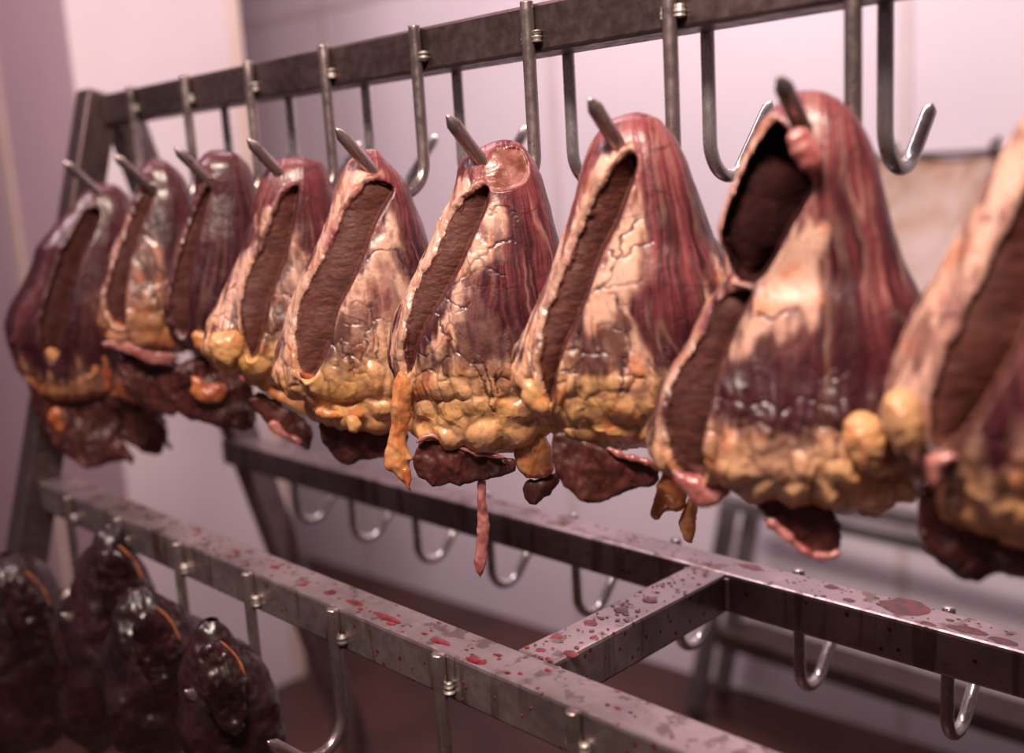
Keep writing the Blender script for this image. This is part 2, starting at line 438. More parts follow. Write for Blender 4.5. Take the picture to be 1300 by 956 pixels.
def heart_body(name, ch, d, root, mat, nrow, nfront, seed, cutmat):
    # the swelling towards the camera hangs lower in view than the middle plane: allow for it
    yt, yb_ = d['L'][0][1], d['L'][-1][1]
    wid = max(ch.uw(*p)[0] for p in d['R'])-min(ch.uw(*p)[0] for p in d['L'])
    def uw2(p):
        u, w_ = ch.uw(*p); g = float(sst(.35, 1., (p[1]-yt)/(yb_-yt))); w2 = ch.uw(p[0], p[1], -.5*d.get('kb', .7)*wid/2*g)[1]
        return u, w2
    Lp = np.array([uw2(p) for p in d['L']]); Rp = np.array([uw2(p) for p in d['R']])
    top = min(Lp[0, 1], Rp[0, 1]); top = (Lp[0, 1]+Rp[0, 1])/2; bot = (Lp[-1, 1]+Rp[-1, 1])/2
    fine = np.linspace(top, bot, 500)
    def prof(Q):
        a = np.interp(-fine, -Q[:, 1], Q[:, 0])
        nk = d.get('smooth', 21)
        k_ = np.exp(-np.linspace(-2, 2, nk)**2); k_ /= k_.sum()
        b = np.convolve(np.pad(a, nk//2, mode='edge'), k_, 'valid')
        e = np.minimum(np.arange(500), np.arange(499, -1, -1))/(nk*.67); e = np.clip(e, 0, 1)
        return a*(1-e)+b*e
    uL, uR = prof(Lp), prof(Rp)
    t = (1-np.cos(np.linspace(0, math.pi, nrow)))/2; t = .35*t+.65*np.linspace(0, 1, nrow)
    w = top+(bot-top)*t
    l_ = np.interp(t, np.linspace(0, 1, 500), uL); r_ = np.interp(t, np.linspace(0, 1, 500), uR)
    cc, a = (l_+r_)/2, np.maximum((r_-l_)/2, .0004)
    mx = a.max()
    b = d.get('kb', .72)*mx*np.power(a/mx, .85)
    # ring closes to a rounded tip
    edge = np.sqrt(np.clip(1-np.abs(2*t-1)**24, 0, 1)); b = b*np.clip(edge, .02, 1); 
    nb = nfront//3
    th = np.concatenate([np.linspace(math.pi, 2*math.pi, nfront, endpoint=False), np.linspace(0, math.pi, nb, endpoint=False)])
    n = len(th)
    ct, st_ = np.cos(th), np.sin(th)
    ct = np.sign(ct)*np.abs(ct)**.92; st_ = np.sign(st_)*np.abs(st_)**.88
    Uu = cc[:, None]+a[:, None]*ct[None]; Vv = b[:, None]*st_[None]; Ww = np.repeat(w[:, None], n, 1)
    P = ch.pos(Uu, Ww, Vv)
    px, py = proj(P)
    front = sst(.12, -.05, st_)[None]*np.ones_like(Uu)           # 1 on the near side
    # base normals
    dT = np.roll(P, -1, 1)-np.roll(P, 1, 1); dR = np.gradient(P, axis=0)
    N = np.cross(dT, dR); N /= (np.linalg.norm(N, axis=2, keepdims=True)+1e-12)
    ctr = ch.pos(cc, w, np.zeros_like(cc))[:, None, :]
    sg = np.sign(((P-ctr)*N).sum(2)).mean(); N = N*(1 if sg > 0 else -1)
    # surface arc coordinates in metres (so that marks wrap round the side)
    arc = np.where(st_ < 0, np.arctan2(ct, -st_), np.arctan2(ct, -st_))[None]*a[:, None]*.9+cc[:, None]
    A_, B_ = arc, Ww
    s = seed
    # ---- masks
    ys = d['yfat']                                    # image height where the fat collar begins at the heart's middle
    xm = (px-px.mean())
    nz = fbm(A_*60, B_*40, s)*2-1; nz2 = fbm(A_*150, B_*120, s+4)*2-1
    ysl = ys + d.get('ytilt', 0.)*xm
    sc = d['sc']                                      # image pixels per 1 mm
    k1 = sc/1.5
    streak = vn(A_*170, B_*20, s+61)*.6+vn(A_*330, B_*34, s+62)*.4-.5
    wav_ = fbm(A_*28, B_*12, s+63)-.5
    yy_ = py-ysl+wav_*70*k1
    fat = sst(-30*k1, 30*k1, yy_+streak*110*k1+nz2*10)
    blot = sst(.50, .68, fbm(A_*48, B_*30, s+64)*.7+fbm(A_*190, B_*60, s+65)*.3)
    for poly in d.get('fat', []):
        q = sdf(px, py, poly); fat = np.maximum(fat, sst(-6, 8, q+nz*10+streak*22*k1+nz2*5)*front*(1-.75*blot*sst(40*k1, -30*k1, yy_)))
    for poly in d.get('mus', []):
        q = sdf(px, py, poly); fat = fat*(1-d.get('ms', .9)*sst(-9, 9, q+nz*12+streak*30*k1+nz2*9)*front)
    lob = sst(-55*k1, 30*k1, yy_)
    # lobules of fat, tall above and rounder below
    wx = A_+.012*(fbm(A_*38, B_*38, s+7)-.5)+.003*(fbm(A_*120, B_*90, s+17)-.5); wy = B_+.016*(fbm(A_*38, B_*38, s+9)-.5)
    low = sst(0, 70*k1, yy_)
    def dome_of(cx_, cy_, sd, lim):
        f1, f2 = worley(wx/cx_, wy/cy_, sd); e_ = f2-f1
        q_ = np.clip(e_, 0, lim)/lim; return q_*q_*(3-2*q_)*.6+.4*np.sqrt(np.clip(1-f1*f1, 0, 1)), e_
    domeA, eA = dome_of(.020, .046, s, .75); domeB, eB = dome_of(.027, .026, s+2, .8)
    dome = domeA*(1-low)+domeB*low; e = np.where(low < .5, eA, eB)
    f1b, f2b = worley(wx/.0095, wy/.017, s+5); eb = f2b-f1b
    dome2 = np.clip(eb, 0, .6)/.6; dome2 = dome2*dome2*(3-2*dome2)
    fibn = fbm(A_*260+B_*40, B_*14, s+2)
    # fibres fan out from a point above the tip
    xa, ya = d['apex']; ph = np.arctan2(px-xa, np.maximum(py-ya, 2.)); rr_ = np.hypot(px-xa, py-ya)
    ph = ph+.07*(fbm(A_*30, B_*22, s+6)-.5)+.012*(fbm(A_*160, B_*100, s+16)-.5)
    f_a = vn(ph*52, rr_*.008, s+1); f_b = vn(ph*19, rr_*.006, s+8); f_c = vn(ph*140, rr_*.016, s+3); f_d = vn(ph*260, rr_*.03, s+5)
    f_m = fbm(A_*36, B_*20, s+91)
    fib = .24*f_b+.2*f_a+.2*f_c+.2*f_d+.3*f_m-.07
    fib = sst(.34, .74, fib)*d.get('fib', .8)
    topz = sst(.34, .02, (top-Ww)/(top-bot)); fib = np.clip(fib*(1-.3*topz)+.38*topz*d.get('toppink', 1.)*(.6+.8*fbm(A_*60, B_*60, s+66)), 0, 1)
    fib = fib*(1-.85*sst(-120*k1, -10, py-ysl))  # muscle is darkest next to the collar
    # pale fascia lines
    fl = np.clip(1-np.abs(vn(ph*16+3, rr_*.004, s+12)-.5)*14, 0, 1)*sst(.3, .6, vn(A_*30, B_*20, s+13))
    fl = np.maximum(fl, .6*np.clip(1-np.abs(vn(ph*37+3, rr_*.006, s+14)-.5)*9, 0, 1)*sst(.4, .7, vn(A_*40, B_*24, s+19)))
    fat = np.maximum(fat, fl*.42*d.get('fascia', .8)*front*(1-sst(-60*k1, 10, py-ysl)))
    vein = np.zeros_like(fat); vdep = np.zeros_like(fat)
    wxx, wyy = px+(fbm(A_*110, B_*110, s+71)-.5)*18*k1, py+(fbm(A_*110, B_*110, s+72)-.5)*18*k1
    for pl, wd in d.get('veins', []):
        q = segdist(wxx, wyy, smooth_poly(pl, 2, False)); g = np.clip(1-q/(wd*.9), 0, 1)*front*(.55+.45*sst(.3, .5, vn(A_*90, B_*90, s+73)))
        vein = np.maximum(vein, g*1.1); vdep = np.maximum(vdep, g*.6)
    zone = np.exp(-((yy_+14*k1)/(58*k1))**2)
    vn1 = np.clip(1-e/.16, 0, 1)*(.15+.85*zone+.25*low)*lob*sst(.35, .55, vn(A_*55, B_*40, s+21))
    vein = np.maximum(vein, vn1*.95)
    vn2 = np.clip(1-eb/.13, 0, 1)*zone*.85*sst(.35, .6, vn(A_*70, B_*50, s+22)); vein = np.maximum(vein, vn2*(.3+.7*fat))
    # fine branching network over the pale membrane
    g1, g2 = worley(wx/.030+.3*wav_, wy/.050, s+11); net = np.clip(1-(g2-g1)/.05, 0, 1)*(1-lob)*sst(.42, .6, vn(A_*40, B_*30, s+23))*front
    vein = np.maximum(vein, net*.8)
    # creases running down into the collar
    cr = np.clip(1-np.abs(vn(A_*120, B_*20, s+31)-.5)*11, 0, 1)*np.exp(-((yy_+22*k1)/(50*k1))**2)
    vein = np.maximum(vein, cr*1.0*sst(.28, .5, vn(A_*50, B_*50, s+33)))
    yel = np.clip(sst(-70*k1, 60*k1, yy_)*.9+d.get('yel', 0)+nz*.3, 0, 1)
    disp = .0075*dome*lob*d.get('lobh', 1.)+.0012*dome2*lob*(1-.5*low)+d.get('lump', 0)*(fbm(A_*26, B_*20, s+81)-.5)-.0016*vdep-.0012*vn2-.0008*cr+.0014*fbm(A_*70, B_*40, s+15)+.0006*fibn*(1-lob)
    disp = disp+.0012*fat*(1-lob)*front
    # ---- opened chamber
    dv = np.zeros_like(fat); cutmask = np.zeros(fat.shape, bool)
    cutid = np.zeros(fat.shape, int)
    for ci, (poly, d0, d1) in enumerate(d.get('cut', [])):
        sp_ = smooth_poly(poly, 2)
        q = sdf(px+nz2*1.4, py+nz2*1.4, sp_)
        q = np.where(front > .5, q, -99.)
        PA = np.array(sp_)
        # left and right edge of the opening on each image row
        yy = np.linspace(PA[:, 1].min()+1, PA[:, 1].max()-1, 60); xl, xr = [], []
        for y_ in yy:
            xs = []
            for i in range(len(PA)):
                (ax, ay), (bx, by) = PA[i], PA[(i+1) % len(PA)]
                if (ay > y_) != (by > y_): xs.append(ax+(bx-ax)*(y_-ay)/(by-ay))
            xl.append(min(xs)); xr.append(max(xs))
        XL, XR = np.interp(py, yy, xl), np.interp(py, yy, xr)
        lean = np.clip((px-XL)/np.maximum(XR-XL, 2), 0, 1)
        q = q+(nz*2.2+nz2*1.8)*k1*(q > -50)
        wet = sst(0, 3.2*sc/1.5+1.2, q)
        rough_ = .0006*(fbm(A_*150, B_*420, s+41)-.5)+.0026*(fbm(A_*40, B_*60, s+42)-.5)
        depth = (d0+(d1-d0)*lean**1.3+rough_)*wet
        depth = np.minimum(depth, (Vv*-1+b[:, None]*.72))      # stay inside the far wall
        dv = np.maximum(dv, np.where(wet > 0, np.maximum(depth, 0), 0))
        cutmask |= q > .4; cutid = np.where(q > .4, ci, cutid)
        soft = 0. if d1 < .004 else 1.
        soft = soft*(1-.9*sst(-2, 8, px-(XL+XR)/2))
        lip = soft*np.exp(-((q+4*sc/1.5)/(3.5*sc/1.5))**2)*(q < 2)*front
        disp = disp*(1-sst(-2, 2, q))+.0020*lip*(.4+1.2*vn(A_*60+2, B_*60, s+51))
        rim = soft*sst(-9*sc/1.5, -1, q)*(q < 0)*front
        fat = np.maximum(fat, rim*d.get('rim', .75)*sst(.25, .5, vn(A_*40+5, B_*40, s+50))); vein = vein*(1-rim*.7)
    P2 = P+N*disp[..., None]+ch.V[None, None]*dv[..., None]
    V = P2.reshape(-1, 3)
    attr = np.stack([np.clip(fat, 0, 1), np.clip(vein, 0, 1), yel, np.clip(fib, 0, 1)], -1).reshape(-1, 4)
    idx = np.arange(nrow*n).reshape(nrow, n)
    q0 = idx[:-1]; q1 = idx[1:]
    quads = np.stack([q0, np.roll(q0, -1, 1), np.roll(q1, -1, 1), q1], -1).reshape(-1, 4)
    cm = cutmask.reshape(-1)[quads].sum(1) >= 3
    outer = quads[~cm]
    # end caps
    def build(nm, qd, m_):
        used = np.unique(qd); mp = np.full(len(V), -1); mp[used] = np.arange(len(used))
        o = from_arrays(nm, V[used], mp[qd], m_, root, True, attr[used]); return o
    o = build('outer_wall', outer, mat)
    bm = bmesh.new(); bm.from_mesh(o.data)
    bm.normal_update()
    bmesh.ops.recalc_face_normals(bm, faces=bm.faces); bm.to_mesh(o.data); bm.free()
    ids = cutid.reshape(-1)[quads].max(1)
    for ci in range(len(d.get('cut', []))):
        sel = cm & (ids == ci)
        if not sel.any(): continue
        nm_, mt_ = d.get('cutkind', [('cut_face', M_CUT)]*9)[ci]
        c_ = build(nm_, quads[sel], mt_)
        bm = bmesh.new(); bm.from_mesh(c_.data); bm.normal_update()
        av = sum((f.normal for f in bm.faces), Vector())
        if av.dot(Vector(ch.V)) > 0: bmesh.ops.reverse_faces(bm, faces=bm.faces)
        bm.to_mesh(c_.data); bm.free()
    return o

def sheet(name, ch, poly, root, mat, off=0., T=.003, step=2.0, bend=.006, seed=1, ragged=2.0, smooth=1, curl=0., label=None):
    """a flap of tissue: rounded edges, real thickness, gently folded"""
    P = np.array(smooth_poly(poly, smooth))
    if ragged:
        Q = []
        for i in range(len(P)):
            a, b_ = P[i], P[(i+1) % len(P)]; m_ = max(1, int(np.hypot(*(b_-a))/3))
            for j in range(m_): Q.append(a+(b_-a)*j/m_)
        P = np.array(Q); ce = P.mean(0)
        P = P+np.stack([(fbm(P[:, 0]*.11, P[:, 1]*.11, seed)-.5), (fbm(P[:, 0]*.11, P[:, 1]*.11, seed+9)-.5)], 1)*2*ragged*1.6
    poly = [tuple(p) for p in P]
    x0, y0 = P.min(0)-step; x1, y1 = P.max(0)+step
    gx = np.arange(x0, x1+step, step); gy = np.arange(y0, y1+step, step)
    X, Y = np.meshgrid(gx, gy, indexing='ij'); q = sdf(X, Y, poly)
    ins = q > 0
    if ins.sum() < 4: return None
    # cells with any inside corner; outside corners slide to the outline
    cell = ins[:-1, :-1] | ins[1:, :-1] | ins[:-1, 1:] | ins[1:, 1:]
    best = np.full(X.shape, 1e9); NX, NY = X.copy(), Y.copy()
    PP_ = poly+[poly[0]]
    for (ax, ay), (bx, by) in zip(PP_[:-1], PP_[1:]):
        ex, ey = bx-ax, by-ay; t = np.clip(((X-ax)*ex+(Y-ay)*ey)/(ex*ex+ey*ey+1e-9), 0, 1)
        cx_, cy_ = ax+t*ex, ay+t*ey; dd = np.hypot(X-cx_, Y-cy_); m_ = dd < best
        best = np.where(m_, dd, best); NX = np.where(m_, cx_, NX); NY = np.where(m_, cy_, NY)
    X = np.where(ins, X, NX); Y = np.where(ins, Y, NY)
    U_, W_ = np.zeros_like(X), np.zeros_like(X)
    # vectorised image point -> chart
    Rv = FW+((X-CX)/F)[..., None]*RT-((Y-CY)/F)[..., None]*UP
    tt = ((ch.c-O) @ ch.V+off)/(Rv @ ch.V); Pp = Rv*tt[..., None]+O-ch.c
    U_ = Pp @ ch.U; W_ = Pp @ ch.W; V0 = np.full_like(U_, off)
    mpp = ((ch.c-O) @ ch.V)/F
    dm = np.clip(q, 0, None)*mpp
    th = T*np.sqrt(np.clip(dm/(T*1.6), 0, 1)*(2-np.clip(dm/(T*1.6), 0, 1)))
    th = th*(.75+.5*fbm(U_*120, W_*120, seed+2))
    ctr = (U_[ins].mean(), W_[ins].mean()); ext = max(np.ptp(U_[ins]), 1e-3)
    wav = bend*(fbm(U_*45, W_*30, seed+5)-.5)*2-curl*((U_-ctr[0])/ext)**2*4
    n_ = X.size; idx = np.arange(n_).reshape(X.shape)
    c_ = np.stack(np.nonzero(cell), 1); i, j = c_[:, 0], c_[:, 1]
    qd = np.stack([idx[i, j], idx[i+1, j], idx[i+1, j+1], idx[i, j+1]], 1)
    onb = (~ins).ravel()
    Vf = ch.pos(U_, W_, V0+wav-th).reshape(-1, 3); Vb = ch.pos(U_, W_, V0+wav+th).reshape(-1, 3)
    mpb = np.arange(n_)+n_; mpb[onb] = np.arange(n_)[onb]
    allq = np.vstack([qd, mpb[qd[:, ::-1]]]); VV = np.vstack([Vf, Vb])
    used = np.unique(allq); mp = np.full(len(VV), -1); mp[used] = np.arange(len(used))
    w_ = VV[used]
    yel = np.full(len(used), .85)
    attr = np.stack([np.ones(len(used)), np.zeros(len(used)), yel, np.zeros(len(used))], 1)
    o = from_arrays(name, w_, mp[allq], mat, root, True, attr)
    bm = bmesh.new(); bm.from_mesh(o.data); bmesh.ops.remove_doubles(bm, verts=bm.verts, dist=2e-5)
    bmesh.ops.recalc_face_normals(bm, faces=bm.faces); bm.to_mesh(o.data); bm.free()
    o.data.polygons.foreach_set('use_smooth', np.ones(len(o.data.polygons), bool))
    if label: o['label'] = label
    return o
def lumpy(name, ch, pts, r, root, mat, off=0., seed=1, label=None):
    """a soft lumpy cord of fat or tissue along an image polyline"""
    p = np.array(smooth_poly(pts, 2, False)); seg = np.r_[0, np.cumsum(np.hypot(*np.diff(p, axis=0).T))]
    m_ = max(12, int(seg[-1]/2)); tt = np.linspace(0, seg[-1], m_)
    xs, ys_ = np.interp(tt, seg, p[:, 0]), np.interp(tt, seg, p[:, 1]); path = []; rad = []
    for i in range(m_):
        u, w = ch.uw(xs[i], ys_[i], off); path.append(tuple(ch.pos(u, w, off+.002*(vn(i*.13, 1, seed)-.5))))
        e_ = min(i, m_-1-i)/max(3., m_*.08)
        rad.append(r*(.45+1.1*float(vn(i*.22, 4, seed)))*math.sqrt(min(1., .04+e_)))
    return sweep_obj(name, path, rad, mat, root, 14, lambda i, k_: .85+.3*float(vn(i*.3, k_*.9, seed+2)))

H = {}
H[0] = dict(L=[(124,233),(112,240),(99,254),(92,265),(76,279),(57,302),(46,316),(41,336),(28,364),(14,387),(6,413),(9,435),(23,458),(35,480),(50,500),(80,512)],
  R=[(124,233),(147,235),(161,247),(170,265),(175,300),(176,350),(172,400),(166,450),(158,485),(130,508),(80,512)], yfat=472, ytilt=.05, apex=(135,150), sc=.9, fib=.55,
  cut=[([(118,262),(130,268),(122,295),(106,330),(94,366),(88,400),(82,430),(70,462),(60,455),(50,430),(52,400),(62,370),(75,330),(90,300),(105,275)],.006,.022)],
  mus=[[(6,400),(60,250),(160,240),(175,400),(160,440),(60,440)]], rim=.35, ms=.6, kb=.62)
H[1] = dict(L=[(196,202),(186,206),(176,219),(177,244),(170,256),(163,279),(147,318),(135,341),(126,376),(126,399),(135,427),(150,438),(173,446),(200,452)],
  R=[(196,202),(210,205),(222,214),(234,228),(242,244),(250,275),(254,310),(256,360),(254,400),(246,430),(232,445),(200,452)], yfat=372, ytilt=-.2, apex=(215,120), sc=.95, fib=.7,
  cut=[([(186,236),(199,238),(195,256),(179,290),(168,323),(162,364),(161,400),(162,412),(158,417),(146,410),(137,391),(136,373),(138,362),(151,318),(168,274),(178,248)],.003,.013)],
  fat=[[(150,300),(135,345),(126,380),(127,405),(140,430),(160,432),(140,405),(134,380),(137,350),(158,300)],[(164,330),(200,300),(210,340),(240,400),(240,440),(160,440),(163,380)]],
  mus=[[(190,205),(240,230),(255,330),(225,330),(195,290)]], veins=[([(175,330),(190,350),(200,380),(205,405)],4),([(185,300),(200,335),(195,360)],4)])
H[2] = dict(L=[(280,191),(268,192),(258,198),(250,210),(248,226),(248,249),(239,277),(225,309),(216,353),(209,387),(212,410),(225,430),(245,444),(275,450)],
  R=[(280,191),(301,196),(315,210),(322,228),(330,260),(336,300),(338,350),(334,400),(322,432),(300,446),(275,450)], yfat=425, ytilt=.0, apex=(285,110), sc=1.0, fib=.45,
  cut=[([(266,226),(273,231),(265,256),(258,280),(249,318),(242,345),(241,400),(241,425),(226,422),(214,402),(213,381),(223,341),(234,302),(248,267),(260,242)],.004,.014)], rim=.3,
  mus=[[(240,200),(330,200),(340,400),(240,410)]], ms=.8)
H[3] = dict(L=[(378,200),(362,202),(351,205),(340,213),(331,230),(322,256),(318,284),(311,309),(296,346),(280,380),(271,399),(265,417),(264,440),(273,461),(287,469),(310,480),(330,488),(368,499)],
  R=[(378,200),(393,202),(409,208),(418,226),(423,250),(430,290),(436,340),(438,400),(434,450),(420,485),(400,497),(368,499)], yfat=400, ytilt=-.35, apex=(385,110), sc=1.15, fib=.55, lobh=1.1,
  cut=[([(372,236),(382,236),(378,262),(372,300),(365,332),(351,364),(344,380),(341,395),(335,426),(328,451),(319,454),(312,437),(307,415),(306,394),(307,380),(312,355),(331,318),(337,300),(349,272),(356,249),(364,240)],.002,.012)],
  fat=[[(331,318),(318,345),(308,385),(306,415),(314,445),(300,470),(265,445),(265,410),(285,375),(300,345),(322,300),(340,268),(348,262),(345,285)],[(376,290),(392,330),(398,400),(400,500),(320,500),(330,452),(345,385),(366,340)]],
  mus=[[(395,230),(425,250),(440,350),(405,350),(395,300)],[(345,385),(375,370),(372,415),(345,440),(338,425)]], veins=[([(352,372),(368,375),(380,385)],3),([(282,372),(300,366)],2)])
H[4] = dict(L=[(474,190),(464,191),(454,199),(441,208),(431,228),(424,249),(419,273),(407,302),(388,343),(376,370),(366,399),(359,425),(354,448),(355,470),(360,486),(372,500),(390,508),(400,530),(418,541),(455,552)],
  R=[(474,190),(480,193),(489,204),(508,223),(518,238),(525,261),(534,281),(543,310),(550,350),(556,400),(558,450),(553,500),(540,532),(510,547),(455,552)], yfat=452, ytilt=-.05, apex=(470,90), sc=1.4, fib=.95, toppink=1.6,
  cut=[([(464,231),(484,227),(504,240),(489,262),(472,300),(463,329),(447,362),(431,391),(426,413),(418,443),(404,475),(392,482),(378,458),(375,425),(380,392),(384,377),(403,343),(417,317),(429,285),(441,264),(455,242)],.001,.010)],
  fat=[[(455,205),(480,222),(462,230),(441,262),(429,283),(415,315),(402,343),(382,377),(375,400),(373,425),(378,460),(396,484),(380,500),(354,470),(356,430),(378,368),(405,305),(428,262),(440,235)],[(490,262),(512,290),(516,330),(525,360),(548,440),(550,550),(395,550),(404,480),(432,400),(462,340),(474,305)]],
  mus=[[(476,395),(463,455),(430,475),(412,452),(432,415),(450,392)],[(500,345),(535,400),(548,300),(520,250),(500,262),(515,300)],[(480,330),(500,350),(520,420),(495,430),(478,380)]], ms=.62,
  veins=[([(463,329),(478,318),(498,316),(512,330),(520,352)],3.2),([(446,384),(462,386),(470,390),(478,378)],3),([(460,415),(466,430),(462,452),(447,470)],3),([(432,440),(436,450),(447,452),(448,472)],2.6),([(470,390),(478,420),(480,455)],2.4)])
H[5] = dict(L=[(638,179),(624,182),(607,190),(590,200),(583,212),(579,237),(570,265),(556,294),(539,325),(522,364),(505,398),(498,420),(497,448),(502,470),(512,492),(524,500),(530,525),(528,550),(545,560),(580,574),(612,580)],
  R=[(638,179),(650,180),(661,184),(675,201),(686,223),(697,263),(704,290),(711,318),(716,360),(718,420),(714,480),(704,530),(690,560),(655,577),(612,580)], yfat=462, ytilt=.0, apex=(635,70), sc=1.5, fib=.85,
  cut=[([(606,238),(618,234),(623,243),(618,271),(601,305),(587,339),(565,378),(552,398),(541,420),(531,445),(527,470),(521,474),(514,448),(515,417),(522,396),(534,361),(556,316),(570,282),(584,263)],.001,.013),
       ([(613,215),(620,196),(634,185),(658,186),(669,198),(673,215),(668,232),(652,242),(628,245),(616,232)],.001,.0035)],
  fat=[[(604,236),(584,262),(569,282),(555,316),(533,361),(521,397),(514,418),(513,448),(521,478),(527,492),(510,490),(497,450),(498,420),(520,366),(555,298),(575,262),(590,235)],[(620,272),(640,250),(648,280),(640,330),(620,340),(600,370),(620,400),(700,470),(710,560),(530,570),(527,470),(560,400),(588,345),(603,306)]],
  mus=[[(622,330),(650,350),(690,440),(690,475),(655,470),(625,455),(598,455),(580,420),(590,380)],[(655,255),(690,330),(712,400),(680,400),(655,320)],[(545,440),(565,440),(562,465),(545,460)]], ms=.88,
  veins=[([(623,272),(634,263),(645,268),(658,275)],3),([(563,378),(585,350),(610,330),(625,312),(650,303)],3.2),([(610,330),(628,342),(640,350)],2.6),([(562,378),(575,384),(590,390),(600,382)],3.2),([(553,398),(560,405),(563,412)],3),([(565,412),(570,440),(566,470),(572,480)],3.4),([(600,456),(612,480),(620,500),(627,520)],3.4),([(614,450),(622,475),(624,500)],3),([(640,450),(632,470),(628,495)],2.8)])
H[5]['cutkind'] = [('cut_face', M_CUT), ('sliced_tip', M_CUTP)]
H[6] = dict(L=[(808,144),(791,147),(772,155),(759,171),(750,186),(740,211),(731,252),(718,299),(703,340),(684,387),(673,412),(659,445),(656,477),(664,500),(676,520),(700,532),(706,550),(740,566),(780,572),(800,574)],
  R=[(808,144),(820,146),(835,151),(856,176),(872,208),(888,255),(904,299),(922,326),(932,350),(930,380),(918,420),(912,470),(900,520),(878,556),(840,572),(800,574)], yfat=480, ytilt=.05, apex=(805,20), sc=1.65, fib=.95, toppink=1.4,
  cut=[([(803,191),(811,203),(803,236),(784,289),(765,324),(747,380),(731,418),(718,440),(706,490),(701,518),(695,503),(685,477),(689,429),(698,388),(703,380),(722,336),(744,283),(765,236),(784,208)],.002,.018)],
  fat=[[(772,200),(801,192),(784,207),(764,235),(743,283),(721,336),(700,384),(687,430),(684,478),(698,520),(680,530),(656,480),(664,432),(705,340),(735,255),(750,220)],[(803,240),(815,270),(822,300),(835,340),(800,400),(830,460),(900,460),(880,560),(705,560),(706,500),(735,420),(767,325),(786,292)],[(905,310),(935,350),(928,380),(900,400),(895,360)]],
  mus=[[(770,410),(790,395),(800,470),(760,480),(730,470),(735,445)],[(822,300),(850,360),(890,400),(905,400),(880,460),(845,470),(815,430),(800,380),(815,340)],[(825,160),(870,215),(900,310),(905,360),(850,330),(820,220)]], ms=.85,
  veins=[([(747,380),(765,360),(783,333),(805,322),(823,307)],4),([(783,333),(790,310),(812,280)],3.4),([(771,318),(778,322),(783,333)],3.2),([(768,362),(790,362),(812,356)],3.4),([(778,372),(790,395),(797,440),(790,480),(780,515)],3.6),([(842,445),(858,462)],3.4),([(824,458),(836,468)],3.2),([(720,468),(735,462)],3)])
H[7] = dict(L=[(1030,117),(1015,118),(1001,124),(981,138),(960,180),(934,231),(917,281),(912,300),(924,322),(936,348),(930,362),(903,378),(892,410),(866,458),(845,494),(834,522),(834,560),(846,590),(870,603),(930,620),(1000,640),(1060,655)],
  R=[(1030,117),(1050,120),(1068,130),(1091,154),(1108,190),(1121,241),(1131,287),(1148,341),(1168,371),(1176,420),(1180,500),(1178,560),(1165,610),(1140,645),(1100,658),(1060,655)], yfat=535, ytilt=-.12, apex=(1040,-40), sc=1.9, fib=.8, lobh=1.25,
  cut=[([(1000,165),(1014,190),(1026,220),(1036,236),(1024,262),(994,314),(974,346),(960,362),(938,362),(926,330),(914,300),(920,282),(936,234),(962,184),(985,150)],.016,.040),
       ([(958,366),(952,388),(930,435),(913,470),(903,522),(894,565),(905,604),(880,600),(856,579),(847,551),(848,515),(859,480),(886,437),(900,405),(905,384),(930,370)],.003,.018)],
  fat=[[(1026,262),(1050,290),(1040,350),(1060,400),(1010,450),(930,470),(915,470),(930,435),(955,390),(965,365),(995,318)],[(1100,560),(1120,480),(1150,440),(1180,420),(1180,640),(1100,650)]],
  mus=[[(1040,330),(1110,330),(1160,420),(1110,520),(1060,540),(1000,550),(900,520),(915,470),(960,440),(1030,420),(1060,390)],[(1050,130),(1110,190),(1140,330),(1080,330),(1045,240)]], ms=.93, yel=-.22,
  veins=[([(962,400),(985,412),(1010,395)],5),([(960,450),(970,490),(972,540)],5),([(975,448),(965,480)],4),([(1060,480),(1066,560)],4)])
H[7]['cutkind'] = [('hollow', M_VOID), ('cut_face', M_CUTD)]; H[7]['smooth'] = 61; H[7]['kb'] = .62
H[8] = dict(L=[(1345,95),(1322,110),(1303,146),(1282,186),(1251,237),(1229,281),(1201,331),(1175,375),(1150,422),(1136,456),(1124,509),(1124,545),(1140,575),(1165,592),(1190,622),(1210,655),(1260,690),(1340,705)],
  R=[(1345,95),(1370,100),(1400,125),(1430,180),(1450,250),(1475,330),(1500,420),(1510,520),(1500,600),(1460,670),(1400,700),(1340,705)], yfat=590, ytilt=-.05, apex=(1350,-80), sc=2.2, fib=.6, lobh=1.4,
  cut=[([(1345,190),(1350,240),(1330,330),(1310,410),(1296,450),(1263,498),(1246,530),(1222,564),(1194,569),(1182,552),(1183,498),(1199,448),(1217,418),(1226,392),(1252,343),(1277,290),(1302,240),(1325,200)],.003,.024)],
  fat=[[(1300,150),(1340,180),(1300,238),(1250,342),(1222,395),(1198,448),(1181,500),(1182,556),(1160,590),(1124,545),(1140,450),(1175,378),(1230,285),(1255,240)]],
  mus=[[(1250,535),(1300,455),(1350,350),(1400,330),(1440,560),(1240,600)],[(1165,415),(1205,400),(1195,450),(1170,480),(1155,470)]], ms=.7)

